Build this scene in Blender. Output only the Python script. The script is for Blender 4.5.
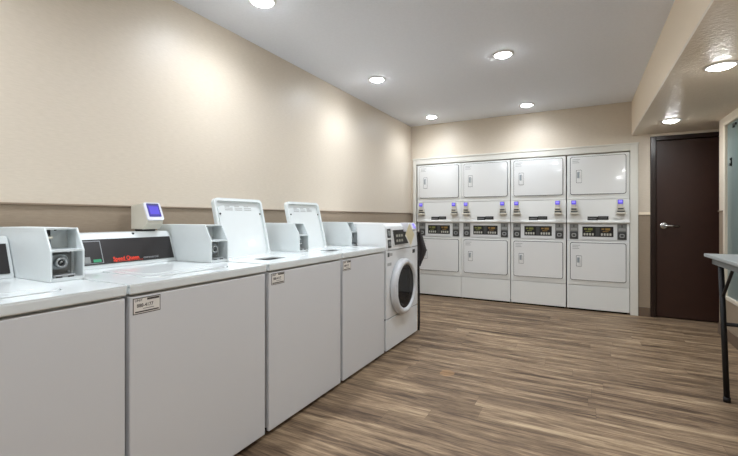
import bpy, bmesh, math, random
from mathutils import Vector, Matrix

for o in list(bpy.data.objects):
    bpy.data.objects.remove(o)
S = bpy.context.scene
C = S.collection

# ------------------------------------------------------------------ camera
cd = bpy.data.cameras.new('camera')
cam = bpy.data.objects.new('camera', cd)
C.objects.link(cam)
cam.location = (2.30, 0.0, 1.162)
cam.rotation_euler = (math.radians(90), 0, math.atan(213 / 398))
cd.sensor_fit = 'HORIZONTAL'
cd.sensor_width = 36.0
cd.lens = 36.0 * 398 / 738
cd.shift_y = -10.5 / 738
cd.clip_start = 0.05
S.camera = cam

# ------------------------------------------------------------------ world, exposure
w = bpy.data.worlds.new('world')
S.world = w
w.use_nodes = True
w.node_tree.nodes['Background'].inputs[0].default_value = (0.9, 0.93, 1.0, 1)
w.node_tree.nodes['Background'].inputs[1].default_value = 0.05
S.view_settings.view_transform = 'Standard'
S.view_settings.look = 'None'
S.view_settings.gamma = 1.0
S.view_settings.use_curve_mapping = False
S.view_settings.exposure = 0.16
LENS_GLOW = 92.0       # radiance of the downlight lenses
LAMP_MAIN = 40.0       # watts of each flood lamp in the main ceiling
LAMP_SOFFIT = 14.0     # ... and in the lowered ceiling
LAMP_COL = (1.0, 1.075, 1.19)


# ------------------------------------------------------------------ helpers
def lin(c):
    return tuple(((v / 255) / 12.92 if v / 255 <= 0.04045 else ((v / 255 + 0.055) / 1.055) ** 2.4) for v in c[:3]) + (1.0,)


def mat(name, col, rough=0.5, metal=0.0, spec=0.5, noise=0.0, nscale=30.0, bump=0.0, bscale=200.0, coat=0.0, bdist=0.002):
    m = bpy.data.materials.new(name)
    m.use_nodes = True
    nt = m.node_tree
    b = nt.nodes['Principled BSDF']
    b.inputs['Base Color'].default_value = lin(col)
    b.inputs['Roughness'].default_value = rough
    b.inputs['Metallic'].default_value = metal
    b.inputs['Specular IOR Level'].default_value = spec
    b.inputs['Coat Weight'].default_value = coat
    g = nt.nodes.new('ShaderNodeNewGeometry')
    if noise:
        n = nt.nodes.new('ShaderNodeTexNoise')
        n.inputs['Scale'].default_value = nscale
        nt.links.new(g.outputs['Position'], n.inputs['Vector'])
        mx = nt.nodes.new('ShaderNodeMix')
        mx.data_type = 'RGBA'
        c = lin(col)
        mx.inputs[6].default_value = tuple(v * (1 - noise) for v in c[:3]) + (1,)
        mx.inputs[7].default_value = tuple(min(1, v * (1 + noise)) for v in c[:3]) + (1,)
        nt.links.new(n.outputs['Fac'], mx.inputs[0])
        nt.links.new(mx.outputs[2], b.inputs['Base Color'])
    if bump:
        n2 = nt.nodes.new('ShaderNodeTexNoise')
        n2.inputs['Scale'].default_value = bscale
        n2.inputs['Detail'].default_value = 3
        nt.links.new(g.outputs['Position'], n2.inputs['Vector'])
        bp = nt.nodes.new('ShaderNodeBump')
        bp.inputs['Strength'].default_value = bump
        bp.inputs['Distance'].default_value = bdist
        nt.links.new(n2.outputs['Fac'], bp.inputs['Height'])
        nt.links.new(bp.outputs['Normal'], b.inputs['Normal'])
    return m


def emit(name, col, strength):
    m = bpy.data.materials.new(name)
    m.use_nodes = True
    b = m.node_tree.nodes['Principled BSDF']
    b.inputs['Base Color'].default_value = (0.02, 0.02, 0.02, 1)
    b.inputs['Emission Color'].default_value = lin(col)
    b.inputs['Emission Strength'].default_value = strength
    return m


def rrect(x0, x1, z0, z1, r, n=5):
    pts = []
    for cx, cz, a0 in ((x1 - r, z0 + r, -90), (x1 - r, z1 - r, 0), (x0 + r, z1 - r, 90), (x0 + r, z0 + r, 180)):
        for k in range(n + 1):
            a = math.radians(a0 + 90 * k / n)
            pts.append((cx + r * math.cos(a), cz + r * math.sin(a)))
    return pts


class MB:
    """Collects shapes and links them as ONE mesh object."""

    def __init__(self):
        self.bm = bmesh.new()

    def _merge(self, t, mi, smooth=False, M=None):
        if M is not None:
            bmesh.ops.transform(t, matrix=M, verts=t.verts)
        bmesh.ops.recalc_face_normals(t, faces=t.faces)
        mp = {v: self.bm.verts.new(v.co) for v in t.verts}
        for f in t.faces:
            nf = self.bm.faces.new([mp[v] for v in f.verts])
            nf.material_index = mi
            nf.smooth = smooth or f.smooth
        t.free()
        return self

    def box(self, x0, x1, y0, y1, z0, z1, bev=0.0, mi=0, M=None, seg=2):
        t = bmesh.new()
        bmesh.ops.create_cube(t, size=1)
        for v in t.verts:
            v.co = Vector(((x0 + x1) / 2 + v.co.x * (x1 - x0), (y0 + y1) / 2 + v.co.y * (y1 - y0), (z0 + z1) / 2 + v.co.z * (z1 - z0)))
        if bev:
            bmesh.ops.bevel(t, geom=list(t.edges), offset=bev, segments=seg, affect='EDGES', profile=0.5, clamp_overlap=True)
        return self._merge(t, mi, False, M)

    def prism(self, pts, axis, a0, a1, mi=0, bev=0.0, M=None, seg=2):
        """pts in the plane across `axis` (x: (y,z)  y: (x,z)  z: (x,y)), swept from a0 to a1."""
        f = {'x': lambda p, a: (a, p[0], p[1]), 'y': lambda p, a: (p[0], a, p[1]), 'z': lambda p, a: (p[0], p[1], a)}[axis]
        t = bmesh.new()
        A = [t.verts.new(f(p, a0)) for p in pts]
        B = [t.verts.new(f(p, a1)) for p in pts]
        n = len(pts)
        fa = t.faces.new(A)
        fb = t.faces.new(B)
        for i in range(n):
            t.faces.new([A[i], A[(i + 1) % n], B[(i + 1) % n], B[i]])
        if bev:
            bmesh.ops.bevel(t, geom=list(fa.edges) + list(fb.edges), offset=bev, segments=seg, affect='EDGES', profile=0.5, clamp_overlap=True)
        return self._merge(t, mi, False, M)

    def lathe(self, prof, cen, axis='z', seg=40, mi=0, smooth=True, closed=False):
        """prof: (r, h) pairs turned about the axis through cen."""
        t = bmesh.new()
        rings = []
        for r, h in prof:
            ring = []
            for k in range(seg):
                a = 2 * math.pi * k / seg
                u, v = r * math.cos(a), r * math.sin(a)
                p = {'z': (u, v, h), 'x': (h, u, v), 'y': (u, h, v)}[axis]
                ring.append(t.verts.new(Vector(cen) + Vector(p)))
            rings.append(ring)
        m = len(rings)
        for i in range(m if closed else m - 1):
            a, b = rings[i], rings[(i + 1) % m]
            for k in range(seg):
                t.faces.new([a[k], a[(k + 1) % seg], b[(k + 1) % seg], b[k]])
        if not closed:
            if prof[0][0] > 1e-4:
                t.faces.new(rings[0])
            if prof[-1][0] > 1e-4:
                t.faces.new(rings[-1])
        for f in t.faces:
            f.smooth = smooth and len(f.verts) == 4
        bmesh.ops.remove_doubles(t, verts=t.verts, dist=1e-5)
        return self._merge(t, mi)

    def cyl(self, cen, axis, r, h0, h1, seg=20, mi=0, bev=0.0):
        p = [(r, h0), (r, h1)] if not bev else [(r - bev, h0), (r, h0 + bev), (r, h1 - bev), (r - bev, h1)]
        return self.lathe(p, cen, axis, seg, mi)

    def tube(self, pts, r, seg=10, mi=0):
        t = bmesh.new()
        P = [Vector(p) for p in pts]
        rings = []
        for i, p in enumerate(P):
            d = (P[min(i + 1, len(P) - 1)] - P[max(i - 1, 0)]).normalized()
            up = Vector((0, 0, 1)) if abs(d.z) < 0.9 else Vector((1, 0, 0))
            a = d.cross(up).normalized()
            b = d.cross(a).normalized()
            rings.append([t.verts.new(p + a * r * math.cos(2 * math.pi * k / seg) + b * r * math.sin(2 * math.pi * k / seg)) for k in range(seg)])
        for i in range(len(rings) - 1):
            for k in range(seg):
                f = t.faces.new([rings[i][k], rings[i][(k + 1) % seg], rings[i + 1][(k + 1) % seg], rings[i + 1][k]])
                f.smooth = True
        t.faces.new(rings[0])
        t.faces.new(rings[-1])
        return self._merge(t, mi)

    def plate_hole(self, rect, hole, axis, a0, a1, mi=0):
        """Rectangular plate with a hole: rect (u0,u1,v0,v1), hole a list of points round a centre."""
        u0, u1, v0, v1 = rect
        n = len(hole)
        cu = sum(p[0] for p in hole) / n
        cv = sum(p[1] for p in hole) / n
        outer = []
        for p in hole:
            du, dv = p[0] - cu, p[1] - cv
            k = min(((u1 - cu) / du if du > 1e-9 else (u0 - cu) / du if du < -1e-9 else 1e9),
                    ((v1 - cv) / dv if dv > 1e-9 else (v0 - cv) / dv if dv < -1e-9 else 1e9))
            outer.append([cu + du * k, cv + dv * k])
        for cx, cy in ((u0, v0), (u1, v0), (u0, v1), (u1, v1)):
            j = min(range(n), key=lambda i: (outer[i][0] - cx) ** 2 + (outer[i][1] - cy) ** 2)
            outer[j] = [cx, cy]
        f = {'x': lambda p, a: (a, p[0], p[1]), 'y': lambda p, a: (p[0], a, p[1]), 'z': lambda p, a: (p[0], p[1], a)}[axis]
        t = bmesh.new()
        L = [[t.verts.new(f(p, a)) for p in lst] for a in (a0, a1) for lst in (outer, hole)]
        for i in range(n):
            j = (i + 1) % n
            t.faces.new([L[0][i], L[0][j], L[1][j], L[1][i]])
            t.faces.new([L[2][i], L[2][j], L[3][j], L[3][i]])
            t.faces.new([L[0][i], L[0][j], L[2][j], L[2][i]])
            t.faces.new([L[1][i], L[1][j], L[3][j], L[3][i]])
        return self._merge(t, mi)

    def build(self, name, mats, parent=None, label=None):
        me = bpy.data.meshes.new(name)
        self.bm.to_mesh(me)
        self.bm.free()
        for m in (mats if isinstance(mats, (list, tuple)) else [mats]):
            me.materials.append(m)
        o = bpy.data.objects.new(name, me)
        C.objects.link(o)
        if parent is not None:
            o.parent = parent
        if label:
            o['label'] = label
        return o


def text_mesh(name, s, size, m, parent, M, label=None, sx=1.0, bold=False, ext=0.0006):
    """Lettering as real thin geometry; M places the text plane (x right, y up, z out)."""
    cu = bpy.data.curves.new(name, 'FONT')
    cu.body = s
    cu.size = size
    cu.extrude = ext
    cu.align_x = 'LEFT'
    cu.offset = size * 0.015 if bold else 0.0
    t = bpy.data.objects.new(name, cu)
    C.objects.link(t)
    me = bpy.data.meshes.new_from_object(t, depsgraph=bpy.context.evaluated_depsgraph_get())
    bpy.data.objects.remove(t)
    bpy.data.curves.remove(cu)
    me.transform(M @ Matrix.Diagonal((sx, 1, 1, 1)))
    me.materials.clear()
    me.materials.append(m)
    o = bpy.data.objects.new(name, me)
    C.objects.link(o)
    if parent is not None:
        o.parent = parent
    if label:
        o['label'] = label
    return o


def plane_M(origin, right, up):
    r = Vector(right).normalized()
    u = Vector(up).normalized()
    n = r.cross(u)
    M = Matrix((r, u, n)).transposed().to_4x4()
    M.translation = Vector(origin)
    return M


def thing(name, label, cat, loc, group=None):
    o = bpy.data.objects.new(name, None)
    C.objects.link(o)
    o.location = loc
    o.empty_display_size = 0.1
    o['label'] = label
    o['category'] = cat
    if group:
        o['group'] = group
    return o


def tag(o, label, cat, group=None):
    o['label'] = label
    o['category'] = cat
    if group:
        o['group'] = group
    return o


def struct(o):
    o['kind'] = 'structure'
    return o


def copy_tree(o, parent=None):
    c = o.copy()
    C.objects.link(c)
    if parent is not None:
        c.parent = parent
    for ch in list(o.children):
        copy_tree(ch, c)
    return c


# ------------------------------------------------------------------ materials
def wall_mat(name, along):
    """Cream woven wallpaper above the chair rail, taupe below it."""
    m = bpy.data.materials.new(name)
    m.use_nodes = True
    nt = m.node_tree
    b = nt.nodes['Principled BSDF']
    b.inputs['Roughness'].default_value = 0.42
    b.inputs['Specular IOR Level'].default_value = 0.4
    g = nt.nodes.new('ShaderNodeNewGeometry')
    mp = nt.nodes.new('ShaderNodeMapping')
    mp.inputs['Scale'].default_value = (26, 26, 150)
    nt.links.new(g.outputs['Position'], mp.inputs['Vector'])
    n = nt.nodes.new('ShaderNodeTexNoise')
    n.inputs['Scale'].default_value = 1.0
    n.inputs['Detail'].default_value = 4
    nt.links.new(mp.outputs['Vector'], n.inputs['Vector'])
    sp = nt.nodes.new('ShaderNodeSeparateXYZ')
    nt.links.new(g.outputs['Position'], sp.inputs[0])
    gt = nt.nodes.new('ShaderNodeMath')
    gt.operation = 'GREATER_THAN'
    gt.inputs[1].default_value = 1.222
    nt.links.new(sp.outputs['Z'], gt.inputs[0])

    def ramp(c0, c1):
        r = nt.nodes.new('ShaderNodeMix')
        r.data_type = 'RGBA'
        r.inputs[6].default_value = lin(c0)
        r.inputs[7].default_value = lin(c1)
        nt.links.new(n.outputs['Fac'], r.inputs[0])
        return r
    up = ramp((205, 193, 174), (220, 208, 191))
    lo = ramp((146, 130, 111), (164, 148, 128))
    mx = nt.nodes.new('ShaderNodeMix')
    mx.data_type = 'RGBA'
    nt.links.new(gt.outputs[0], mx.inputs[0])
    nt.links.new(lo.outputs[2], mx.inputs[6])
    nt.links.new(up.outputs[2], mx.inputs[7])
    nt.links.new(mx.outputs[2], b.inputs['Base Color'])
    bp = nt.nodes.new('ShaderNodeBump')
    bp.inputs['Strength'].default_value = 0.22
    bp.inputs['Distance'].default_value = 0.002
    nt.links.new(n.outputs['Fac'], bp.inputs['Height'])
    nt.links.new(bp.outputs['Normal'], b.inputs['Normal'])
    return m


def floor_mat():
    m = bpy.data.materials.new('vinyl_plank')
    m.use_nodes = True
    nt = m.node_tree
    N, L = nt.nodes.new, nt.links.new
    b = nt.nodes['Principled BSDF']
    g = N('ShaderNodeNewGeometry')
    sp = N('ShaderNodeSeparateXYZ')
    L(g.outputs['Position'], sp.inputs[0])

    def math_(op, a, bb=None, c=None):
        n = N('ShaderNodeMath')
        n.operation = op
        for i, v in enumerate((a, bb, c)):
            if v is None:
                continue
            if isinstance(v, (int, float)):
                n.inputs[i].default_value = v
            else:
                L(v, n.inputs[i])
        return n.outputs[0]
    W, LEN = 0.155, 1.22
    yy = math_('DIVIDE', sp.outputs['Y'], W)
    row = math_('FLOOR', yy)
    wn = N('ShaderNodeTexWhiteNoise')
    wn.noise_dimensions = '1D'
    L(row, wn.inputs['W'])
    xx = math_('ADD', math_('DIVIDE', sp.outputs['X'], LEN), math_('MULTIPLY', wn.outputs['Value'], 3.7))
    colm = math_('FLOOR', xx)
    idv = N('ShaderNodeCombineXYZ')
    L(row, idv.inputs[0])
    L(colm, idv.inputs[1])
    wn2 = N('ShaderNodeTexWhiteNoise')
    wn2.noise_dimensions = '2D'
    L(idv.outputs[0], wn2.inputs['Vector'])
    pid = wn2.outputs['Value']

    def grain(sx, sy, detail, rough=0.6, dist=0.0):
        cv = N('ShaderNodeCombineXYZ')
        L(math_('MULTIPLY', sp.outputs['X'], sx), cv.inputs[0])
        L(math_('MULTIPLY', sp.outputs['Y'], sy), cv.inputs[1])
        L(math_('MULTIPLY', pid, 0.8), cv.inputs[2])
        n = N('ShaderNodeTexNoise')
        n.inputs['Scale'].default_value = 1.0
        n.inputs['Detail'].default_value = detail
        n.inputs['Roughness'].default_value = rough
        n.inputs['Distortion'].default_value = dist
        L(cv.outputs[0], n.inputs['Vector'])
        return n.outputs['Fac']
    g1 = grain(1.9, 24.0, 6, 0.7, 0.8)
    g2 = grain(7.0, 95.0, 4, 0.7)
    g0 = grain(0.9, 8.5, 4, 0.6, 0.8)
    mixv = math_('ADD', math_('ADD', math_('MULTIPLY', g0, 0.50), math_('MULTIPLY', g1, 0.62)), math_('ADD', math_('MULTIPLY', g2, 0.36), math_('MULTIPLY', pid, 0.05)))
    cr = N('ShaderNodeValToRGB')
    e = cr.color_ramp.elements
    e[0].position = 0.56
    e[0].color = lin((56, 42, 32))
    e[1].position = 0.98
    e[1].color = lin((188, 166, 134))
    x = e.new(0.70)
    x.color = lin((104, 85, 66))
    x = e.new(0.82)
    x.color = lin((142, 120, 95))
    L(mixv, cr.inputs[0])
    # thin dark joints
    fy = math_('FRACT', yy)
    fx = math_('FRACT', xx)
    ey = math_('MULTIPLY', math_('MINIMUM', fy, math_('SUBTRACT', 1.0, fy)), W)
    ex = math_('MULTIPLY', math_('MINIMUM', fx, math_('SUBTRACT', 1.0, fx)), LEN)
    seam = math_('LESS_THAN', math_('MINIMUM', ey, ex), 0.0012)
    mx = N('ShaderNodeMix')
    mx.data_type = 'RGBA'
    L(math_('MULTIPLY', seam, 0.45), mx.inputs[0])
    L(cr.outputs[0], mx.inputs[6])
    mx.inputs[7].default_value = lin((70, 54, 44))
    # a small ragged ochre patch on the boards
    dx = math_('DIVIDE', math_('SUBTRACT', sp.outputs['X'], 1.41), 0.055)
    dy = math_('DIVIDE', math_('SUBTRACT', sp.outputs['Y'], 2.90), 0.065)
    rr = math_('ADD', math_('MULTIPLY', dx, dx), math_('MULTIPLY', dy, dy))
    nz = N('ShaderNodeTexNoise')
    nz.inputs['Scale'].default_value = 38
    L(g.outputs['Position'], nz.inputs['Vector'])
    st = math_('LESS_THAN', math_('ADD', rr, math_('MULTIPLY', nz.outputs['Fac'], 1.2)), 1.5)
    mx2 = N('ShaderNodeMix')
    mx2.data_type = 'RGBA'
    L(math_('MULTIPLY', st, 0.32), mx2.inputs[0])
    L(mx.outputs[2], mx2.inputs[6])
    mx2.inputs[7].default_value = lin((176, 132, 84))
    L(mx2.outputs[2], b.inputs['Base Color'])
    b.inputs['Roughness'].default_value = 0.5
    b.inputs['Specular IOR Level'].default_value = 0.22
    bp = N('ShaderNodeBump')
    bp.inputs['Strength'].default_value = 0.12
    bp.inputs['Distance'].default_value = 0.002
    L(g2, bp.inputs['Height'])
    L(bp.outputs['Normal'], b.inputs['Normal'])
    return m


M_WALL = wall_mat('wallpaper', 'y')
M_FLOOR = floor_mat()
M_CEIL = mat('ceiling_paint', (234, 237, 243), 0.8, bump=0.35, bscale=90, noise=0.04, nscale=60)
M_SOFFIT = mat('soffit_paint', (230, 218, 200), 0.46, bump=1.0, bscale=55, bdist=0.006)
M_BAND = mat('soffit_side_paint', (240, 224, 200), 0.5, bump=0.2, bscale=120)
M_RAIL = mat('taupe_rail', (142, 124, 105), 0.5, noise=0.03)
M_BASE = mat('brown_baseboard', (110, 92, 76), 0.5, noise=0.06)
M_TRIM = mat('white_trim', (226, 224, 214), 0.45, noise=0.01)
M_WHITE = mat('white_enamel', (230, 232, 232), 0.30, spec=0.5, coat=0.15, noise=0.008, nscale=6)
M_CONSOLE = mat('console_enamel', (206, 211, 210), 0.4, noise=0.01, nscale=8)
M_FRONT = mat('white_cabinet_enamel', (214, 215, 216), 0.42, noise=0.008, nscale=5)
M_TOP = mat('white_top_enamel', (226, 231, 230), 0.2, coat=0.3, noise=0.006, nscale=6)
M_DRYER = mat('dryer_enamel', (232, 233, 229), 0.28, coat=0.15, noise=0.008, nscale=6)
M_DRYERDOOR = mat('dryer_door_enamel', (234, 235, 233), 0.22, coat=1.0, noise=0.006, nscale=6)
M_DRYERDOOR.node_tree.nodes['Principled BSDF'].inputs['Coat Roughness'].default_value = 0.065
M_METER = mat('meter_case_paint', (217, 223, 223), 0.38, noise=0.02, nscale=40)
M_DRUM = mat('drum_steel', (24, 24, 25), 0.35, metal=0.6, noise=0.5, nscale=45)
M_METAL = mat('brushed_steel', (176, 180, 182), 0.32, metal=0.85, noise=0.06, nscale=120)
M_LOCKPLATE = mat('lock_plate', (150, 158, 161), 0.35, noise=0.05, nscale=80)
M_DKMETAL = mat('dark_steel', (92, 96, 98), 0.4, metal=0.7, noise=0.08, nscale=90)
M_GREY = mat('grey_plate', (128, 130, 128), 0.45, noise=0.05, nscale=80)
M_DARKGREY = mat('dark_grey_plate', (66, 68, 68), 0.5, noise=0.06, nscale=80)
M_BLACK = mat('black_plastic', (22, 22, 23), 0.35, noise=0.05, nscale=60)
M_PANEL = mat('charcoal_panel', (36, 33, 33), 0.3, noise=0.12, nscale=18)
M_GAP = mat('dark_gap', (14, 14, 14), 0.9, noise=0.05)
M_READER = mat('cream_reader_plastic', (208, 203, 188), 0.45, noise=0.02, nscale=30)
M_BEZEL = mat('lavender_bezel', (222, 222, 228), 0.35, noise=0.02)
M_SCREEN = emit('violet_screen', (74, 56, 214), 0.95)
M_SCREENHI = emit('violet_screen_light', (150, 140, 250), 1.0)
M_SCREENDK = emit('violet_screen_dark', (40, 20, 165), 0.8)
M_RED = mat('red_lettering', (232, 62, 34), 0.45, noise=0.02)
M_SILVER = mat('silver_lettering', (150, 152, 154), 0.4, noise=0.02)
M_GREEN = emit('green_indicator', (30, 160, 110), 0.8)
M_LED_Y = mat('yellow_green_legend', (128, 132, 66), 0.5, noise=0.1)
M_LED_O = mat('amber_legend', (150, 116, 58), 0.5, noise=0.1)
M_LEGEND = mat('pale_legend', (190, 190, 180), 0.5, noise=0.05)
M_STICKER = mat('sticker_paper', (228, 224, 216), 0.6, noise=0.04, nscale=60)
M_INK = mat('dark_ink', (70, 62, 58), 0.7, noise=0.1)
M_PALEINK = mat('pale_grey_ink', (178, 180, 178), 0.7, noise=0.05)
M_DOOR = mat('espresso_door', (52, 29, 20), 0.42, noise=0.16, nscale=9)
M_DOORFRAME = mat('dark_bronze_frame', (38, 26, 22), 0.28, noise=0.08)
M_CHROME = mat('satin_chrome', (206, 206, 206), 0.22, metal=1.0, noise=0.02)
M_GLASSPANE = mat('frosted_glass', (118, 132, 129), 0.28, noise=0.06, nscale=3)
M_FRAME = mat('cream_window_frame', (218, 208, 190), 0.45, noise=0.02)
M_TABLE = mat('grey_laminate', (146, 151, 150), 0.35, noise=0.05, nscale=60)
M_APRON = mat('dark_grey_apron', (104, 108, 107), 0.5, noise=0.05, nscale=60)
M_LEGBLK = mat('black_steel_leg', (10, 10, 11), 0.6, noise=0.05)
M_CLOTH = mat('dark_grey_cloth', (62, 58, 58), 0.9, noise=0.15, nscale=40, bump=0.4, bscale=150)
M_PAPER = mat('yellowed_card', (206, 194, 160), 0.7, noise=0.05)
M_BLACKTUBE = mat('black_matte', (22, 20, 20), 0.6, noise=0.05)
M_RING = mat('grey_white_door_ring', (214, 217, 220), 0.28, coat=0.2, noise=0.01)
M_LENS = emit('downlight_lens', (244, 250, 255), LENS_GLOW)
M_LENS2 = emit('soffit_downlight_lens', (248, 250, 250), LENS_GLOW)
M_LENS3 = emit('dim_downlight_lens', (244, 250, 255), LENS_GLOW * 0.66)
M_TRIMRING = mat('white_light_ring', (236, 236, 234), 0.5, noise=0.01)

M_BOWL = bpy.data.materials.new('door_glass')
M_BOWL.use_nodes = True
_b = M_BOWL.node_tree.nodes['Principled BSDF']
_b.inputs['Base Color'].default_value = (0.16, 0.16, 0.17, 1)
_b.inputs['Transmission Weight'].default_value = 0.92
_b.inputs['Roughness'].default_value = 0.05
_b.inputs['Specular IOR Level'].default_value = 0.25
_b.inputs['IOR'].default_value = 1.15

# ------------------------------------------------------------------ room shell
XL, XS, XR, XE = 0.0, 2.821, 3.516, 4.12        # left wall, soffit side, right wall, recess end
YB, YF, YE = 5.66, -2.60, 5.19                  # back wall, wall behind, end of right wall
ZC, ZS = 2.545, 2.134
T = 0.12
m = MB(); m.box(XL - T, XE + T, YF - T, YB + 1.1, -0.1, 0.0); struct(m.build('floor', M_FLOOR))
m = MB(); m.box(XL - T, XE + T, YF - T, YB + 1.1, ZC, ZC + 0.1); struct(m.build('ceiling', M_CEIL))
m = MB(); m.box(XL - T, XL, YF - T, YB + 1.1, 0, ZC); struct(m.build('wall_left', M_WALL))
m = MB(); m.box(XL, XE + T, YF - T, YF, 0, ZC); struct(m.build('wall_front', M_WALL))
# back wall with the dryer alcove cut out
AX0, AX1, AZ = 0.088, 2.807, 1.955
m = MB()
m.box(XL, AX0, YB, YB + T, 0, ZC)
m.box(AX0, AX1, YB, YB + T, AZ, ZC)
m.box(AX1, 3.05, YB, YB + T, 0, ZC)
m.box(3.05, 3.96, YB, YB + T, 2.06, ZC)
m.box(3.96, XE + T, YB, YB + T, 0, ZC)
struct(m.build('wall_back', M_WALL))
m = MB()
m.box(AX0 - T, AX1 + T, YB + 0.98, YB + 1.1, 0, AZ + T)
m.box(AX0 - T, AX0, YB + T, YB + 0.98, 0, AZ + T)
m.box(AX1, AX1 + T, YB + T, YB + 0.98, 0, AZ + T)
m.box(AX0 - T, AX1 + T, YB + T, YB + 0.98, AZ, AZ + T)
struct(m.build('wall_alcove', M_BAND))
# right wall with the frosted window opening
WY0, WY1, WZ0, WZ1 = 3.72, 5.00, 0.40, 2.05
m = MB()
m.box(XR, XR + T, YF, WY0, 0, ZS)
m.box(XR, XR + T, WY0, WY1, 0, WZ0)
m.box(XR, XR + T, WY0, WY1, WZ1, ZS)
m.box(XR, XR + T, WY1, YE, 0, ZS)
m.box(XR + T, XE + T, YE - T, YE, 0, ZS)
struct(m.build('wall_right', M_WALL))
m = MB(); m.box(XE, XE + T, YE, YB, 0, ZS); struct(m.build('wall_recess', M_WALL))
m = MB()
m.box(XS, XE + T, YF, YB, ZS, ZS + 0.02, mi=1)
m.box(XS, XE + T, YF, YB, ZS + 0.02, ZC, mi=0)
struct(m.build('ceiling_soffit', [M_BAND, M_SOFFIT]))

# chair rails and baseboards
RZ0, RZ1 = 1.220, 1.231
m = MB(); m.prism([(0, RZ0), (0.006, RZ0), (0.010, RZ0 + 0.003), (0.010, RZ1 - 0.002), (0.007, RZ1), (0, RZ1)], 'y', YF, YB)
struct(m.build('trim_1', M_RAIL))
m = MB(); m.box(2.887, 3.005, YB - 0.012, YB, 1.190, 1.222, 0.003); struct(m.build('trim_2', M_BAND))
m = MB(); m.box(XR - 0.012, XR, YF, WY0 - 0.06, RZ0, RZ1, 0.003); m.box(XR - 0.012, XR, WY1 + 0.055, YE, RZ0, RZ1, 0.003)
struct(m.build('trim_3', M_RAIL))
m = MB(); m.box(2.887, 3.004, YB - 0.012, YB, 0, 0.105, 0.003); struct(m.build('baseboard_back', M_BASE))
m = MB(); m.box(0, 0.012, YF, YB - 0.02, 0, 0.105, 0.003); struct(m.build('baseboard_left', M_BASE))
m = MB(); m.box(XR - 0.012, XR, YF, YE, 0, 0.105, 0.003); struct(m.build('baseboard_right', M_BASE))

# white casing round the dryers
m = MB()
m.box(0.039, 0.090, YB - 0.022, YB, 0, 2.048, 0.004)
m.box(2.805, 2.885, YB - 0.022, YB, 0, 2.048, 0.004)
m.box(0.088, 2.807, YB - 0.022, YB, 1.957, 2.048, 0.004)
m.box(0.033, 2.890, YB - 0.030, YB, 2.030, 2.050, 0.003)
struct(m.build('trim_4', M_TRIM))

# ------------------------------------------------------------------ espresso door
door = MB().box(3.062, 3.948, YB + 0.012, YB + 0.054, 0.012, 2.050, 0.003).build('door_1', M_DOOR)
struct(door)
m = MB()
m.box(3.004, 3.058, YB - 0.016, YB + 0.10, 0, 2.104, 0.005)
m.box(3.952, 4.006, YB - 0.016, YB + 0.10, 0, 2.104, 0.005)
m.box(3.058, 3.952, YB - 0.016, YB + 0.10, 2.054, 2.104, 0.005)
m.box(3.058, 3.952, YB + 0.058, YB + 0.10, 0, 2.054)
m.build('door_frame', M_DOORFRAME, door)
m = MB()
m.lathe([(0.0, -0.008), (0.026, -0.008), (0.038, -0.002), (0.041, 0.014)], (3.135, YB - 0.002, 1.067), 'y', 28)
m.cyl((3.135, YB, 1.067), 'y', 0.012, -0.045, 0.01, 16)
m.tube([(3.130, YB - 0.045, 1.067), (3.150, YB - 0.052, 1.067), (3.19, YB - 0.050, 1.066), (3.272, YB - 0.044, 1.063)], 0.0135, 12)
m.build('door_handle', M_CHROME, door)

# ------------------------------------------------------------------ frosted window in the right wall
m = MB()
m.box(XR - 0.010, XR + 0.05, WY1 - 0.022, WY1 + 0.030, WZ0 - 0.022, WZ1 + 0.022, 0.004)
m.box(XR - 0.010, XR + 0.05, WY0 - 0.030, WY0 + 0.022, WZ0 - 0.022, WZ1 + 0.022, 0.004)
m.box(XR - 0.010, XR + 0.05, WY0, WY1, WZ0 - 0.022, WZ0 + 0.012, 0.004)
m.box(XR - 0.010, XR + 0.05, WY0, WY1, WZ1 - 0.006, WZ1 + 0.022, 0.004)
win = struct(m.build('window_1', M_FRAME))
m = MB(); m.box(XR + 0.012, XR + 0.024, WY0, WY1, WZ0, WZ1); m.build('window_pane', M_GLASSPANE, win)
m = MB()
m.box(XR + 0.001, XR + 0.012, 4.715, 4.80, 2.000, 2.022, 0.003)
m.box(XR - 0.002, XR + 0.012, 4.770, 4.80, 1.985, 2.000, 0.003)
m.build('window_bracket', M_BLACK, win)
m = MB()
m.box(XR + 0.004, XR + 0.012, 4.848, 4.866, 1.640, 1.720, 0.003)
m.cyl((XR + 0.004, 4.857, 1.655), 'x', 0.013, -0.010, 0.006, 14)
m.cyl((XR + 0.004, 4.857, 1.705), 'x', 0.010, -0.006, 0.006, 14)
m.build('window_latch', M_BLACK, win)

# ------------------------------------------------------------------ recessed downlights
def downlight(x, y, z, label, lensmat, group):
    t = thing('recessed_light', label, 'ceiling light', (x, y, z), group)
    m = MB()
    m.lathe([(0.064, 0.0), (0.088, 0.0), (0.087, -0.004), (0.078, -0.008), (0.064, -0.008)], (0, 0, 0), 'z', 40, closed=True)
    m.build('trim_ring', M_TRIMRING, t)
    m = MB()
    m.lathe([(0.0, -0.024), (0.025, -0.0228), (0.045, -0.0185), (0.058, -0.0115), (0.0638, -0.004), (0.0638, -0.001)], (0, 0, 0), 'z', 40)
    m.build('lens', lensmat, t)
    ld = bpy.data.lights.new('flood_lamp', 'SPOT')
    ld.energy = (LAMP_SOFFIT if lensmat is M_LENS2 else LAMP_MAIN) * (0.8 if y > 5.0 else 1.0)
    ld.color = LAMP_COL
    ld.spot_size = math.radians(168)
    ld.spot_blend = 1.0
    ld.shadow_soft_size = 0.07
    lo = bpy.data.objects.new('flood_lamp', ld)
    C.objects.link(lo)
    lo.parent = t
    lo.location = (0, 0, -0.034)
    return t


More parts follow.
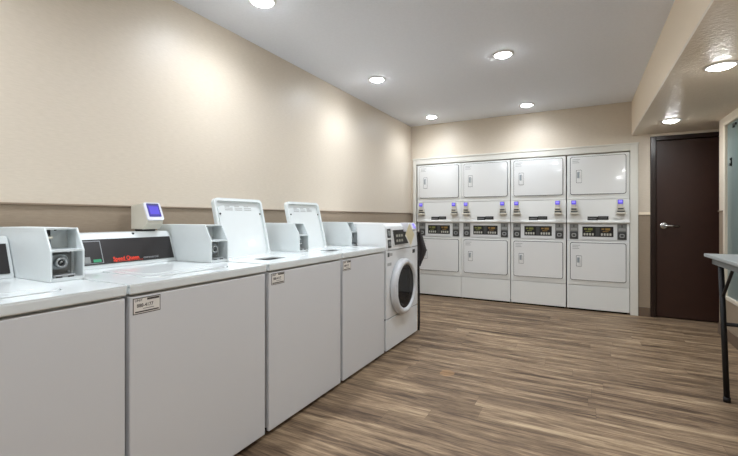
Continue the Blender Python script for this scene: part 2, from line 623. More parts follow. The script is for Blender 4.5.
G1, G2 = 'downlights in the main ceiling', 'downlights in the lowered ceiling'
for x, y, lab in (
        (0.50, 1.92, 'round ceiling light nearest the camera, cut by the top edge of the photo'),
        (0.49, 3.55, 'round ceiling light along the left wall, above the front loading washer'),
        (0.48, 5.22, 'round ceiling light in the far left corner above the leftmost dryers'),
        (1.71, 3.51, 'round ceiling light in the middle of the grey ceiling, nearer of the two there'),
        (1.70, 5.22, 'round ceiling light in front of the middle dryers, farther one of the ceiling centre'),
        (0.50, 0.27, 'round ceiling light behind the photo above the near left washers'),
        (1.71, 1.86, 'round ceiling light overhead in the ceiling centre, out of the photo'),
        (1.71, 0.20, 'round ceiling light over the camera, out of the photo'),
        (0.50, -1.38, 'round ceiling light behind the camera by the left wall'),
        (1.71, -1.45, 'round ceiling light behind the camera in the room centre')):
    downlight(x, y, ZC, lab, M_LENS3 if y > 5 else M_LENS, G1)
for x, y, lab in (
        (3.085, 3.31, 'round light in the lowered ceiling above the folding table, larger of the two'),
        (3.085, 4.94, 'round light in the lowered ceiling just in front of the brown door'),
        (3.085, 1.68, 'round light in the lowered ceiling beside the camera, out of the photo'),
        (3.085, 0.05, 'round light in the lowered ceiling behind the camera')):
    downlight(x, y, ZS, lab, M_LENS2, G2)


# ------------------------------------------------------------------ coin meter case, card reader
def meter_case(t, y0, y1):
    """Sheet-metal coin meter: two open pockets in the front, the upper one raked back."""
    z0, zm, z1 = 0.915, 1.033, 1.121
    xb, xf, xt, th = 0.065, 0.528, 0.478, 0.007
    prof = [(xb, z0), (xf, z0), (xf, zm), (xt, z1), (xb, z1)]
    m = MB()
    m.prism(prof, 'y', y0, y0 + th, bev=0.0015)
    m.prism(prof, 'y', y1 - th, y1, bev=0.0015)
    m.box(xb, xt, y0 + th, y1 - th, z1 - th, z1)
    m.box(xb, xb + th, y0 + th, y1 - th, z0, z1 - th)
    m.box(xb + th, xf, y0 + th, y1 - th, z0, z0 + 0.014)
    m.box(0.40, xf - 0.002, y0 + th, y1 - th, zm - 0.004, zm + 0.004)
    m.box(0.40, 0.406, y0 + th, y1 - th, zm, z1 - th)
    m.box(0.45, 0.456, y0 + th, y1 - th, z0 + th, zm)
    case = m.build('coin_box', M_METER, t)
    c = y0 + 0.034
    m = MB()                                   # coin slot bracket in the upper pocket
    c = y0 + 0.030
    m.box(0.406, 0.440, c - 0.020, c + 0.010, 1.042, 1.118, 0.002, mi=0)
    m.box(0.440, 0.446, c - 0.004, c + 0.005, 1.046, 1.074, mi=1)
    m.box(0.440, 0.446, c - 0.004, c + 0.005, 1.090, 1.116, mi=1)
    m.box(0.440, 0.456, c - 0.018, c + 0.010, 1.077, 1.087, 0.002, mi=2)
    m.cyl((0.41, y1 - 0.05, 1.112), 'x', 0.004, -0.004, 0.002, 10, mi=1)
    m.build('coin_slot', [M_LOCKPLATE, M_BLACK, M_READER], case)
    yc = (y0 + y1) / 2 - 0.004
    m = MB()                                   # round key lock on its plate in the lower pocket
    m.prism(rrect(yc - 0.046, yc + 0.046, 0.938, 1.030, 0.004), 'x', 0.456, 0.462, mi=3)
    m.prism(rrect(yc - 0.042, yc + 0.026, 0.958, 1.016, 0.022), 'x', 0.462, 0.484, mi=2, bev=0.004)
    m.lathe([(0.013, 0.0), (0.021, 0.0), (0.021, 0.016), (0.018, 0.021), (0.013, 0.018)], (0.484, yc - 0.006, 0.985), 'x', 24, mi=0, closed=True)
    m.cyl((0.484, yc - 0.006, 0.985), 'x', 0.013, -0.004, 0.006, 20, mi=1)
    m.tube([(0.494, yc - 0.009, 0.982), (0.494, yc - 0.002, 0.990), (0.494, yc + 0.002, 0.984)], 0.0022, 6, mi=0)
    for dz in (0.944, 1.022):
        m.cyl((0.462, yc + 0.036, dz), 'x', 0.005, -0.002, 0.003, 10, mi=0)
    m.build('coin_lock', [M_METAL, M_DARKGREY, M_LOCKPLATE, M_GREY], case)
    m = MB()                                   # coin return lip
    m.box(0.457, 0.524, yc - 0.042, yc + 0.034, 0.929, 0.941, 0.003)
    m.box(0.500, 0.526, yc - 0.036, yc - 0.014, 0.929, 0.934, mi=1)
    m.box(0.500, 0.527, yc + 0.006, yc + 0.026, 0.929, 0.934, mi=1)
    m.build('coin_return', [M_METAL, M_BLACK], case)
    return case


def console(t, y0, y1, lettering=True):
    m = MB()
    P = [(0.065, 0.915), (0.246, 0.915), (0.240, 0.931), (0.196, 1.056), (0.176, 1.081), (0.165, 1.085), (0.065, 1.085)]
    m.prism(P, 'y', y0, y1, bev=0.003)
    m.cyl((0.178, (y0 + y1) / 2 + 0.09, 1.076), 'x', 0.006, -0.01, 0.006, 12, mi=1)
    co = m.build('console', [M_CONSOLE, M_BLACK], t)
    a, b = Vector((0.240, 0, 0.934)), Vector((0.1965, 0, 1.0535))
    d = (b - a).normalized()
    nrm = Vector((d.z, 0, -d.x))
    M = plane_M((a.x, y0, a.z), (0, 1, 0), d)
    Lh = (b - a).length
    wd = y1 - y0
    m = MB()
    m.prism([(0.012, 0), (wd - 0.012, 0), (wd - 0.012, Lh), (0.012, Lh)], 'z', -0.001, 0.0025, M=M)
    dp = m.build('display_panel', M_PANEL, co)
    if lettering:
        o = 1.104 - y0                         # thin light frame of the control area, at its left
        m = MB()
        m.box(o - 0.003, o, 0.006, Lh - 0.008, 0.0025, 0.004, M=M)
        m.box(0.03, o, Lh - 0.011, Lh - 0.008, 0.0025, 0.004, M=M)
        m.box(0.03, o, 0.006, 0.008, 0.0025, 0.004, M=M)
        m.box(o - 0.085, o - 0.058, 0.010, 0.040, 0.0025, 0.005, M=M, mi=1)
        m.build('control_frame', [M_SILVER, M_GREY], co)
        m = MB(); m.box(o - 0.045, o - 0.010, 0.012, 0.026, 0.0025, 0.0045, M=M); m.build('indicator', M_GREEN, co)
        Mt = M @ Matrix.Translation((1.150 - y0, 0.011, 0.003))
        text_mesh('lettering', 'Speed Queen', 0.030, M_RED, co, Mt, bold=True, sx=0.80, label='red brand lettering')
        Mt = M @ Matrix.Translation((1.305 - y0, 0.011, 0.003))
        text_mesh('lettering', 'commercial', 0.018, M_SILVER, co, Mt, label='silver lettering')
        m = MB(); m.box(1.150 - y0, 1.30 - y0, 0.006, 0.0075, 0.0025, 0.0035, M=M, mi=0); m.build('underline', M_RED, co)
    return co


def wall_reader(t, y0, y1, x0, x1, z0, z1):
    """Cream payment reader with a raked violet screen, facing +x."""
    m = MB()
    P = [(x0, z0 + 0.012), (x1 - 0.03, z0 + 0.012), (x1, z0 + 0.040), (x1 + 0.006, z0 + 0.072), (x1 - 0.034, z1), (x0 + 0.02, z1 - 0.012), (x0, z1 - 0.018)]
    m.prism(P, 'y', y0, y1, bev=0.004)
    m.box(x0 + 0.02, x1 - 0.05, y0 + 0.012, y1 - 0.012, z0, z0 + 0.012, mi=1)  # black plate stands in for the shadow under the reader
    r = m.build('card_reader', [M_READER, M_BLACK], t)
    a, b = Vector((x1 + 0.006, 0, z0 + 0.072)), Vector((x1 - 0.034, 0, z1))
    d = (b - a).normalized()
    M = plane_M((a.x, y0, a.z), (0, 1, 0), d)
    Lh, wd = (b - a).length, y1 - y0
    m = MB()
    m.prism(rrect(0.0, wd, -0.012, Lh, 0.010), 'z', -0.004, 0.005, M=M, bev=0.002)
    m.build('screen_bezel', M_BEZEL, r)
    m = MB()
    m.prism(rrect(0.013, wd - 0.012, 0.008, Lh - 0.006, 0.004), 'z', 0.004, 0.0065, M=M, mi=0)
    m.box(0.022, wd - 0.020, 0.022, Lh - 0.024, 0.0065, 0.0072, M=M, mi=1)
    m.box(0.016, wd - 0.016, Lh - 0.013, Lh - 0.008, 0.0065, 0.0072, M=M, mi=2)
    m.build('screen', [M_SCREENDK, M_SCREEN, M_DARKGREY], r, label='lit violet screen')
    return r


def instruction_sticker(t, y0, y1, z0, z1, x):
    m = MB()
    m.box(x - 0.001, x + 0.0008, y0, y1, z0, z1, mi=1)
    m.box(x, x + 0.0012, y0 + 0.003, y1 - 0.003, z0 + 0.003, z1 - 0.003, mi=0)
    s = m.build('sticker', [M_STICKER, M_INK], t, label='small printed notice')
    wd, h = y1 - y0, z1 - z0
    xx = x + 0.0013
    m = MB()
    m.box(xx - 0.0003, xx + 0.0004, y0 + wd * 0.50, y1 - wd * 0.05, z0 + h * 0.80, z0 + h * 0.93)
    m.box(xx - 0.0003, xx + 0.0004, y0 + wd * 0.07, y1 - wd * 0.07, z0 + h * 0.10, z0 + h * 0.18)
    m.box(xx - 0.0003, xx + 0.0004, y0 + wd * 0.35, y1 - wd * 0.25, z0 + h * 0.29, z0 + h * 0.32)
    m.build('print', M_INK, s)
    text_mesh('print', 'UNIT', h * 0.21, M_INK, s, plane_M((xx, y0 + wd * 0.06, z0 + h * 0.78), (0, 1, 0), (0, 0, 1)), bold=True, sx=1.0, ext=0.0003)
    text_mesh('print', '888-4177', h * 0.30, M_INK, s, plane_M((xx, y0 + wd * 0.13, z0 + h * 0.42), (0, 1, 0), (0, 0, 1)), bold=True, sx=(wd * 0.74) / (h * 0.30 * 4.75), ext=0.0003)


# ------------------------------------------------------------------ top loading washers
def top_loader(y0, y1, mc0, mc1, con0, label, lid_open=None, reader=False, sticker=None, lettering=True):
    t = thing('top_loading_washer', label, 'washing machine', (0.45, (y0 + y1) / 2, 0), 'top loading washers along the left wall')
    off = Vector((-0.45, -(y0 + y1) / 2, 0))
    root_children_before = set(bpy.data.objects)
    m = MB()
    m.box(0.10, 0.812, y0 + 0.004, y1 - 0.004, 0.035, 0.872, 0.004)
    m.build('cabinet', M_FRONT, t)
    m = MB()
    m.box(0.8125, 0.833, y0 + 0.002, y1 - 0.002, 0.022, 0.868, 0.005)
    m.build('front_panel', M_FRONT, t)
    for fx in (0.16, 0.77):
        for fy in (y0 + 0.06, y1 - 0.06):
            m = MB(); m.lathe([(0.022, 0.0), (0.022, 0.012), (0.010, 0.016), (0.010, 0.036)], (fx, fy, 0), 'z', 14); m.build('foot', M_BLACK, t)
    yc = (y0 + y1) / 2
    hx0, hx1, hy0, hy1 = 0.345, 0.745, yc - 0.215, yc + 0.215
    if lid_open:
        hy0, hy1 = lid_open[0] - 0.002, lid_open[1] - 0.008
        hx0, hx1 = 0.44, 0.74
    hole = rrect(hx0, hx1, hy0, hy1, 0.05, 7)
    m = MB()
    m.plate_hole((0.055, 0.839, y0, y1), hole, 'z', 0.902, 0.914)
    m.box(0.818, 0.840, y0, y1, 0.876, 0.9135, 0.006)
    m.box(0.055, 0.818, y0, y0 + 0.012, 0.876, 0.903)
    m.box(0.055, 0.818, y1 - 0.012, y1, 0.876, 0.903)
    m.build('top_panel', M_TOP, t)
    if lid_open:
        yq = (hy0 + hy1) / 2
        m = MB()
        hc = rrect(hx0 - 0.001, hx1 + 0.001, hy0 - 0.001, hy1 + 0.001, 0.05, 9)
        cx_, cy_ = 0.615, yq - 0.035
        circ = [(cx_ + 0.088 * math.cos(math.atan2(p[1] - cy_, p[0] - cx_)), cy_ + 0.105 * math.sin(math.atan2(p[1] - cy_, p[0] - cx_))) for p in hc]
        m.plate_hole((hx0 - 0.002, hx1 + 0.002, hy0 - 0.002, hy1 + 0.002), circ, 'z', 0.9025, 0.911)
        m.build('tub_rim', M_TOP, t)
        m = MB()
        m.lathe([(0.135, 0.895), (0.140, 0.895), (0.140, 0.55), (0.0, 0.55), (0.0, 0.555), (0.135, 0.555)], (cx_, cy_, 0), 'z', 36, closed=False)
        m.build('tub', M_DKMETAL, t)
        ly0, ly1 = lid_open
        wd = ly1 - ly0
        h = 0.392
        a = Vector((0.395, 0, 0.903))
        d = Vector((-0.095, 0, h)).normalized()
        M = plane_M((a.x, ly0, a.z), (0, 1, 0), d)
        m = MB()
        m.prism(rrect(0, wd, 0, h, 0.030, 6), 'z', -0.022, -0.012, M=M, bev=0.003)
        out = rrect(0, wd, 0, h, 0.030, 6)
        inn = rrect(0.014, wd - 0.014, 0.010, h - 0.018, 0.022, 6)
        tb = bmesh.new()
        L4 = [[tb.verts.new((p[0], p[1], z)) for p in lst] for z in (-0.014, 0.006) for lst in (out, inn)]
        n = len(out)
        for i in range(n):
            j = (i + 1) % n
            for A, B in ((0, 1), (2, 3), (0, 2), (1, 3)):
                tb.faces.new([L4[A][i], L4[A][j], L4[B][j], L4[B][i]])
        m._merge(tb, 0, False, M)
        m.prism(rrect(0.030, wd - 0.030, 0.012, h - 0.050, 0.02, 5), 'z', -0.014, -0.005, M=M, bev=0.004)
        lid = m.build('lid', M_TOP, t)
        for u in (0.040, wd - 0.028):
            m = MB()
            Mc = M @ Matrix.Translation((u, h * 0.745, -0.008))
            m.prism([(0.006 * math.cos(k * math.pi / 5), 0.006 * math.sin(k * math.pi / 5)) for k in range(10)], 'z', 0, 0.007, M=Mc)
            m.build('bumper', M_BLACK, lid)
        m = MB()
        for k in range(3):
            u = 0.085 + k * (wd - 0.17) / 3
            for r_ in range(3):
                m.box(u, u + (wd - 0.17) / 3 * (0.78 if r_ else 0.5), h * 0.865 - r_ * 0.012, h * 0.865 - r_ * 0.012 + 0.006, -0.0055, -0.0042, M=M)
        m.build('lid_print', M_PALEINK, lid)
    else:
        m = MB()
        m.prism(rrect(hx0 + 0.006, hx1 - 0.006, hy0 + 0.006, hy1 - 0.006, 0.045, 7), 'z', 0.896, 0.9165, bev=0.003)
        m.prism(rrect(hx0 + 0.05, hx1 - 0.09, hy0 + 0.05, hy1 - 0.05, 0.03, 7), 'z', 0.9164, 0.9180, bev=0.0012)
        m.build('lid', M_TOP, t)
    console(t, con0, mc0 - 0.004, lettering)
    meter_case(t, mc0, mc1)
    if reader:
        wall_reader(t, 1.342, 1.438, 0.062, 0.205, 1.085, 1.243)
    if sticker:
        instruction_sticker(t, *sticker, 0.833)
    for o in t.children:                       # built in room coordinates: bring into the thing's own
        o.data.transform(Matrix.Translation(off))
        for c in o.children:
            c.data.transform(Matrix.Translation(off))
    return t


top_loader(0.140, 0.862, 0.758, 0.876, 0.142, 'white top loading washer nearest the camera, lid closed, without a notice on its front',
           lettering=False)
top_loader(0.874, 1.588, 1.498, 1.618, 0.890, 'white top loading washer with lid closed and a cream card reader on its dark console', reader=True,
           sticker=(0.887, 0.996, 0.799, 0.860))
top_loader(1.613, 2.331, 2.262, 2.374, 1.628, 'white top loading washer with its lid standing open, nearer of the two with open lids',
           lid_open=(1.700, 2.112), sticker=(1.633, 1.738, 0.799, 0.860), lettering=False)
top_loader(2.356, 3.018, 2.990, 3.098, 2.384, 'white top loading washer with its lid standing open, next to the front loading washer',
           lid_open=(2.380, 2.800), sticker=(2.358, 2.463, 0.788, 0.856), lettering=False)


# ------------------------------------------------------------------ front loading washer
def front_loader():
    y0, y1, xf = 3.048, 3.772, 0.835
    yc, zc = 3.372, 0.536
    t = thing('front_loading_washer', 'white front loading washer with a round dark glass door at the end of the row', 'washing machine', (0.45, yc, 0))
    off = Vector((-0.45, -yc, 0))
    m = MB()
    m.box(0.10, 0.50, y0 + 0.002, y1 - 0.002, 0.03, 0.878)
    m.box(0.50, 0.815, y0 + 0.002, y0 + 0.02, 0.03, 0.878)
    m.box(0.50, 0.815, y1 - 0.02, y1 - 0.002, 0.03, 0.878)
    m.box(0.50, 0.815, y0 + 0.02, y1 - 0.02, 0.03, 0.06)
    m.box(0.50, 0.815, y0 + 0.02, y1 - 0.02, 0.83, 0.878)
    m.build('cabinet', M_WHITE, t)
    m = MB(); m.box(0.8151, 0.822, y0 + 0.003, y1 - 0.003, 0.27, 0.31 - 0.016); m.build('seam', M_GAP, t)
    m = MB()
    hole = [(yc + 0.21 * math.cos(2 * math.pi * k / 48), zc + 0.21 * math.sin(2 * math.pi * k / 48)) for k in range(48)]
    m.plate_hole((y0, y1, 0.294, 0.874), hole, 'x', 0.8155, xf)
    m.build('front_panel', M_WHITE, t)
    m = MB(); m.box(0.8155, xf, y0, y1, 0.022, 0.284, 0.004); m.build('lower_panel', M_WHITE, t)
    for fx in (0.16, 0.77):
        for fy in (y0 + 0.06, y1 - 0.06):
            m = MB(); m.lathe([(0.022, 0.0), (0.022, 0.012), (0.010, 0.016), (0.010, 0.032)], (fx, fy, 0), 'z', 14); m.build('foot', M_BLACK, t)
    # door: wide pale ring, glass bowl behind it
    m = MB()
    m.lathe([(0.196, 0.004), (0.254, 0.002), (0.256, 0.022), (0.248, 0.046), (0.232, 0.058), (0.212, 0.058), (0.197, 0.044)], (xf, yc, zc), 'x', 64, closed=True)
    ring = m.build('door', M_RING, t)
    m = MB()
    m.lathe([(0.198, 0.040), (0.190, 0.026), (0.165, -0.020), (0.12, -0.060), (0.06, -0.075), (0.0, -0.078),
             ], (xf, yc, zc), 'x', 48)
    bowl = m.build('door_glass', M_BOWL, ring)
    m = MB()
    m.box(xf + 0.030, xf + 0.064, yc - 0.236, yc - 0.212, zc - 0.05, zc + 0.05, 0.006)
    m.build('door_handle', M_RING, ring)
    m = MB()                                   # drum seen through the glass
    m.lathe([(0.215, 0.80), (0.205, 0.79), (0.235, 0.77), (0.250, 0.74), (0.250, 0.52), (0.0, 0.51)], (0, yc, zc), 'x', 48)
    for k in range(3):
        a = 2 * math.pi * k / 3 + 0.4
        m.box(0.53, 0.76, -0.02, 0.02, 0.19, 0.248, 0.008, mi=0, M=Matrix.Translation((0, yc, zc)) @ Matrix.Rotation(a, 4, 'X'))
    m.build('drum', M_DRUM, t)
    # control hood on top
    m = MB()
    P = [(0.065, 0.880), (xf + 0.001, 0.880), (xf - 0.012, 1.082), (xf - 0.030, 1.104), (0.065, 1.112)]
    m.prism([(0.065, 0.880), (0.55, 0.880), (0.55, 1.1055), (0.065, 1.112)], 'y', y0 + 0.052, y1)
    m.prism([(0.55, 0.880)] + P[1:4] + [(0.55, 1.1055)], 'y', y0, y1, bev=0.003)
    hood = m.build('control_hood', M_WHITE, t)
    a, b = Vector((xf + 0.001, 0, 0.882)), Vector((xf - 0.012, 0, 1.082))
    d = (b - a).normalized()
    M = plane_M((a.x, y0, a.z), (0, 1, 0), d)
    m = MB()
    m.prism([(0.012, 0.010), (0.100, 0.010), (0.100, 0.190), (0.012, 0.190)], 'z', 0, 0.006, M=M, bev=0.002, mi=0)
    for z0, z1 in ((0.018, 0.088), (0.104, 0.182)):
        m.prism(rrect(0.024, 0.090, z0, z1, 0.006), 'z', 0.006, 0.0075, M=M, mi=1)
        m.prism(rrect(0.036, 0.072, z0 + 0.014, z1 - 0.016, 0.010), 'z', 0.0075, 0.014, M=M, mi=2, bev=0.003)
    m.build('coin_slide', [M_WHITE, M_DARKGREY, M_METAL], hood)
    m = MB()
    m.prism([(0.140, 0.026), (0.600, 0.026), (0.570, 0.180), (0.112, 0.180)], 'z', 0, 0.006, M=M, bev=0.002, mi=1)
    m.prism([(0.166, 0.036), (0.560, 0.036), (0.540, 0.168), (0.138, 0.168)], 'z', 0.006, 0.008, M=M, mi=0)
    for i in range(3):
        for j in range(2):
            m.box(0.200 + i * 0.055, 0.236 + i * 0.055, 0.060 + j * 0.045, 0.082 + j * 0.045, 0.008, 0.0095, M=M, mi=2)
    m.box(0.39, 0.46, 0.058, 0.132, 0.008, 0.0095, M=M, mi=3)
    m.build('display', [M_PANEL, M_WHITE, M_LEGEND, M_DARKGREY], hood)
    m = MB(); m.box(xf, xf + 0.0012, 3.075, 3.110, 0.822, 0.858); m.build('sticker', M_DARKGREY, t)
    m = MB(); m.box(xf, xf + 0.0012, 3.118, 3.170, 0.828, 0.852); m.build('sticker', M_PALEINK, t)
    m = MB(); m.box(xf, xf + 0.0012, 3.070, 3.150, 0.745, 0.770); m.build('sticker', M_PALEINK, t)
    m = MB(); m.box(xf, xf + 0.0012, 3.640, 3.700, 0.815, 0.850); m.build('sticker', M_DARKGREY, t)
    # card reader on the right of the hood, facing the aisle
    m = MB()
    m.prism([(0.80, 1.030), (0.880, 1.030), (0.900, 1.040), (0.904, 1.055), (0.880, 1.112), (0.80, 1.112)], 'y', 3.420, 3.560, bev=0.005, mi=0)
    r = m.build('card_reader', M_BEZEL, t)
    a2, b2 = Vector((0.904, 0, 1.055)), Vector((0.880, 0, 1.112))
    M2 = plane_M((a2.x, 3.420, a2.z), (0, 1, 0), b2 - a2)
    m = MB(); m.prism(rrect(0.085, 0.132, 0.004, 0.054, 0.005), 'z', 0.0005, 0.004, M=M2); m.build('screen', M_SCREENHI, r, label='lit violet screen')
    # loose yellowed card taped by one corner under the reader
    m = MB()
    Mn = plane_M((xf + 0.078, 3.385, 1.006), (0, 1, 0), (-0.1, 0, 1)) @ Matrix.Rotation(math.radians(42), 4, 'Z')
    m.box(-0.074, 0.074, -0.066, 0.072, 0, 0.0025, M=Mn, mi=0)
    m.box(-0.074, 0.074, -0.080, -0.064, 0.0, 0.0032, M=Mn, mi=1)
    m.box(-0.088, -0.072, -0.080, 0.072, 0.0, 0.0032, M=Mn, mi=1)
    m.build('hang_tag', [M_PAPER, M_STICKER], t, label='yellowish square card hanging on its corner')
    m = MB()
    m.tube([(0.812, 3.800, 0.015), (0.838, 3.800, 0.02), (0.842, 3.798, 0.10), (0.842, 3.796, 0.40), (0.838, 3.793, 0.72), (0.80, 3.781, 0.78), (0.78, 3.764, 0.79)], 0.011, 10)
    m.build('black_tube', M_BLACKTUBE, t)  # thin upright black strip beside the washer's far side
    for o in t.children:
        o.data.transform(Matrix.Translation(off))
        for c in o.children:
            c.data.transform(Matrix.Translation(off))


front_loader()

# dark cloth hanging over the far corner of the front loader
m = MB()
tb = bmesh.new()
rows = [(1.015, 0.815, 0.850), (0.985, 0.80, 0.876), (0.93, 0.79, 0.892), (0.87, 0.785, 0.912), (0.83, 0.785, 0.926), (0.79, 0.79, 0.912), (0.74, 0.80, 0.892), (0.69, 0.82, 0.870), (0.665, 0.835, 0.858)]
grid = []
for s in (0, 1):
    g = []
    for z, xa, xb in rows:
        r_ = []
        for k in range(9):
            f = k / 8
            yy = 3.832 + 0.012 * math.sin(f * 9 + z * 4) + (0.020 if s else 0.0)
            r_.append(tb.verts.new((xa + (xb - 0.018 - xa) * f, yy, z)))
        g.append(r_)
    grid.append(g)
R_, K_ = len(rows), 9
for s in (0, 1):
    for i in range(R_ - 1):
        for k in range(K_ - 1):
            f = tb.faces.new([grid[s][i][k], grid[s][i][k + 1], grid[s][i + 1][k + 1], grid[s][i + 1][k]])
            f.smooth = True
for i in range(R_ - 1):
    for k in (0, K_ - 1):
        tb.faces.new([grid[0][i][k], grid[0][i + 1][k], grid[1][i + 1][k], grid[1][i][k]])
for k in range(K_ - 1):
    for i in (0, R_ - 1):
        tb.faces.new([grid[0][i][k], grid[0][i][k + 1], grid[1][i][k + 1], grid[1][i][k]])
m._merge(tb, 0)
m.box(0.800, 0.850, 3.7735, 3.855, 1.005, 1.022, 0.006)
tag(m.build('cloth', M_CLOTH), 'dark grey cloth hanging at the far side of the front loading washer', 'cloth')


# ------------------------------------------------------------------ stacked dryers
def dryer():
    W, Z1 = 0.668, 1.944
    t = thing('stacked_dryer', '', 'dryer', (0, 0, 0), 'stacked dryers along the back wall')
    m = MB()
    m.box(0.004, W - 0.004, 0.020, 0.78, 0.05, Z1 - 0.004)
    m.build('cabinet', M_DRYER, t)
    m = MB(); m.box(0.02, W - 0.02, 0.030, 0.74, 0.0, 0.05); m.build('base', M_GAP, t)
    m = MB(); m.box(0, W, 0, 0.020, 1.388, Z1, 0.004); m.build('front_panel', M_DRYER, t)
    m = MB(); m.box(0, W, 0, 0.020, 0.318, 0.868, 0.004); m.build('front_panel', M_DRYER, t)
    m = MB(); m.box(0, W, 0, 0.020, 0.022, 0.312, 0.004); m.build('lower_panel', M_DRYER, t)
    for name, z0, z1, hz0, hz1 in (('upper', 1.454, 1.918, 1.600, 1.750), ('lower', 0.384, 0.844, 0.556, 0.680)):
        m = MB()
        m.prism(rrect(0.035, 0.635, z0 - 0.006, z1 + 0.006, 0.024), 'y', -0.0022, 0.001, mi=1)
        hole = rrect(0.108, 0.160, hz0, hz1, 0.010, 4)
        cu, cv = 0.134, (hz0 + hz1) / 2
        hb = (0.070, 0.200, hz0 - 0.04, hz1 + 0.04)
        # door skin: a frame of slabs round the pull-handle block
        m.prism(rrect(0.041, 0.629, z0, z1, 0.020), 'y', -0.014, -0.0022, mi=0, bev=0.003)
        d = m.build('door', [M_DRYERDOOR, M_BLACK], t)
        m = MB()
        m.prism(rrect(0.103, 0.165, hz0 - 0.006, hz1 + 0.006, 0.008), 'y', -0.0155, -0.013, mi=2)
        m.prism(rrect(0.107, 0.163, hz0 - 0.002, hz1 + 0.002, 0.007), 'y', -0.0185, -0.013, mi=0, bev=0.0015)
        zt = hz1 - 0.018
        m.prism(rrect(0.114, 0.144, zt - (hz1 - hz0) * 0.52, zt, 0.006), 'y', -0.0192, -0.0182, mi=1)
        m.box(0.140, 0.152, -0.030, -0.017, zt - (hz1 - hz0) * 0.56, zt - 0.012, 0.003, mi=0)
        m.build('door_handle', [M_DRYERDOOR, M_LOCKPLATE, M_DARKGREY], d)
        m = MB()
        for r_ in range(3):
            m.box(0.062, 0.062 + (0.086, 0.066, 0.076)[r_], -0.0148, -0.0136, z1 - 0.034 - r_ * 0.020, z1 - 0.026 - r_ * 0.020)
        m.build('door_print', M_PALEINK, d)
    # raked fascia between the two drums, overhanging the controls
    m = MB()
    m.prism([(0.020, 1.384), (0.0, 1.384), (-0.016, 1.135), (-0.028, 1.112), (-0.028, 1.098), (-0.018, 1.090), (0.020, 1.090)], 'x', 0, W, bev=0.002)
    fa = m.build('fascia', M_DRYER, t)
    m = MB()
    m.box(0.228, 0.340, -0.020, -0.014, 1.124, 1.174, 0.001)
    m.box(0.340, 0.452, -0.020, -0.014, 1.134, 1.178, 0.001)
    np_ = m.build('nameplate', M_BLACK, fa)
    for u0, n_, st, wd_, z0, z1 in ((0.238, 6, 0.015, 0.010, 1.140, 1.158), (0.350, 7, 0.013, 0.007, 1.150, 1.162)):
        m = MB()
        for k in range(n_):
            m.box(u0 + k * st, u0 + k * st + wd_, -0.0206, -0.0198, z0, z1)
        m.build('nameplate_print', M_GREY, fa)
    # control strip
    m = MB()
    m.box(0, W, 0.006, 0.020, 0.872, 1.092)
    m.box(0.140, 0.530, -0.004, 0.008, 0.888, 1.072, 0.004)
    cp = m.build('control_panel', M_WHITE, t)
    m = MB()
    m.box(0.172, 0.504, -0.006, -0.002, 0.924, 1.050, 0.001, mi=0)
    m.box(0.316, 0.358, -0.008, -0.005, 0.934, 1.040, 0.001, mi=4)
    for s, mi in ((0.186, 2), (0.372, 3)):
        m.box(s + 0.006, s + 0.036, -0.0068, -0.0055, 1.010, 1.028, mi=mi)
        m.box(s + 0.046, s + 0.098, -0.0068, -0.0055, 1.004, 1.030, mi=mi)
        m.box(s + 0.020, s + 0.080, -0.0068, -0.0055, 0.985, 0.993, mi=mi)
        for k in range(4):
            m.box(s + k * 0.030, s + k * 0.030 + 0.020, -0.0072, -0.0055, 0.940, 0.968, mi=1)
    m.build('display', [M_BLACK, M_LEGEND, M_LED_Y, M_LED_O, M_DARKGREY], cp)
    for x0, x1 in ((0.030, 0.126), (0.544, 0.640)):
        m = MB()
        m.box(x0, x1, 0.000, 0.008, 0.890, 1.082, 0.002, mi=0)
        xc = (x0 + x1) / 2
        m.prism(rrect(x0 + 0.004, x1 - 0.004, 0.896, 0.986, 0.008), 'y', -0.004, 0.001, mi=1, bev=0.002)
        m.prism(rrect(xc - 0.026, xc + 0.026, 0.918, 0.964, 0.014), 'y', -0.010, -0.003, mi=2, bev=0.002)
        m.prism(rrect(xc - 0.016, xc + 0.016, 0.930, 0.952, 0.008), 'y', -0.0112, -0.0095, mi=1)
        m.box(xc - 0.036, xc + 0.036, -0.003, 0.002, 1.000, 1.030, 0.001, mi=2)
        m.box(xc - 0.006, xc + 0.006, -0.004, 0.001, 1.040, 1.072, 0.001, mi=1)
        m.build('coin_slide', [M_GREY, M_DARKGREY, M_METAL], t)
    for x0 in (0.044, 0.540):
        m = MB()
        xw = x0 + 0.064
        m.box(x0 + 0.004, xw - 0.004, -0.050, 0.0, 1.286, 1.381, 0.006, mi=0)
        m.box(x0 - 0.002, xw + 0.010, -0.056, -0.004, 1.244, 1.288, 0.004, mi=1)
        m.box(x0 + 0.006, xw, -0.060, -0.054, 1.258, 1.276, 0.001, mi=2)
        m.box(x0 - 0.008, xw + 0.022, -0.075, -0.004, 1.202, 1.226, 0.004, mi=0)
        m.box(x0, xw + 0.012, -0.050, -0.004, 1.226, 1.244, mi=2)
        r = m.build('card_reader', [M_READER, M_READER, M_DARKGREY], t)
        m = MB()
        m.box(x0 + 0.006, xw - 0.006, -0.056, -0.049, 1.326, 1.374, 0.003, mi=0)
        m.box(x0 + 0.013, xw - 0.013, -0.0572, -0.0555, 1.341, 1.368, mi=1)
        m.build('screen', [M_SCREEN, M_SCREENHI], r, label='lit violet screen')
    return t


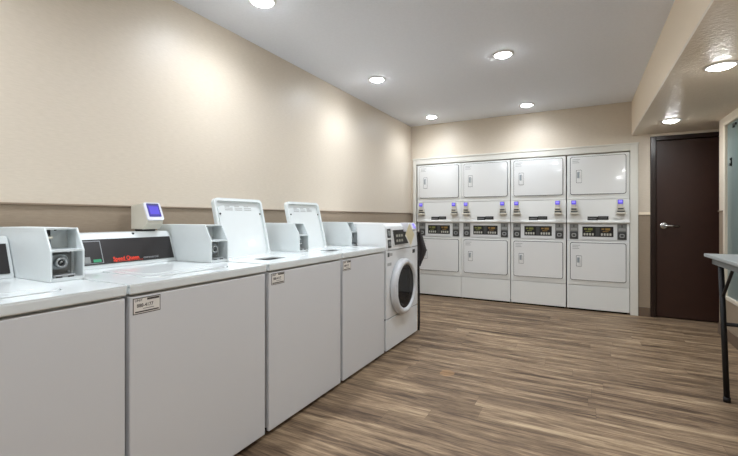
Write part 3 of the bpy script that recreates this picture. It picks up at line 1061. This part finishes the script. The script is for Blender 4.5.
proto = dryer()
dl = ['leftmost stacked white dryer, lower corner behind the front loading washer',
      'stacked white dryer second from the left, under the cream back wall',
      'stacked white dryer third from the left, next to the rightmost one',
      'rightmost stacked white dryer, beside the white casing near the brown door']
for i, x0 in enumerate((0.106, 0.776, 1.452, 2.132)):
    o = proto if i == 0 else copy_tree(proto)
    o.location = (x0, YB - 0.012, 0)
    o['label'] = dl[i]

# ------------------------------------------------------------------ folding table
TX0, TX1, TY0, TY1, TZ = 3.050, 3.500, 1.73, 3.555, 0.912
t = thing('folding_table', 'grey topped folding table with black steel legs by the right wall', 'table', ((TX0 + TX1) / 2, (TY0 + TY1) / 2, 0))
off = Matrix.Translation((-(TX0 + TX1) / 2, -(TY0 + TY1) / 2, 0))
m = MB(); m.box(TX0, TX1, TY0, TY1, TZ - 0.022, TZ, 0.004); top = m.build('table_top', M_TABLE, t)
m = MB()
for a in ((TX0 + 0.03, TX0 + 0.05, TY0 + 0.04, TY1 - 0.06), (TX1 - 0.05, TX1 - 0.03, TY0 + 0.04, TY1 - 0.06),
          (TX0 + 0.03, TX1 - 0.03, TY0 + 0.04, TY0 + 0.06), (TX0 + 0.03, TX1 - 0.03, TY1 - 0.08, TY1 - 0.06)):
    m.box(*a, TZ - 0.066, TZ - 0.022, 0.002)
m.build('apron', M_APRON, t)
for yt, yf, dr in ((3.40, 3.275, -1), (1.885, 2.01, 1)):
    for x in (TX0 + 0.055, TX1 - 0.055):
        m = MB()
        m.tube([(x, yt, TZ - 0.03), (x, yf, 0.012)], 0.0155, 14)
        m.cyl((x, yf, 0), 'z', 0.019, 0.0, 0.03, 14)
        m.build('leg', M_LEGBLK, t)
        m = MB()
        yk = yt + (yf - yt) * 0.30
        m.tube([(x + 0.004, yt + dr * 0.27, TZ - 0.03), (x + 0.004, yt + dr * 0.20, TZ - 0.09), (x + 0.002, yk + dr * 0.05, 0.70), (x, yk, 0.645)], 0.009, 10)
        m.build('brace', M_LEGBLK, t)
    m = MB()
    yk = yt + (yf - yt) * (TZ - 0.03 - 0.475) / (TZ - 0.042)
    m.tube([(TX0 + 0.055, yk, 0.475), (TX1 - 0.055, yk, 0.475)], 0.0125, 12)
    m.build('crossbar', M_LEGBLK, t)
for o in t.children:
    o.data.transform(off)
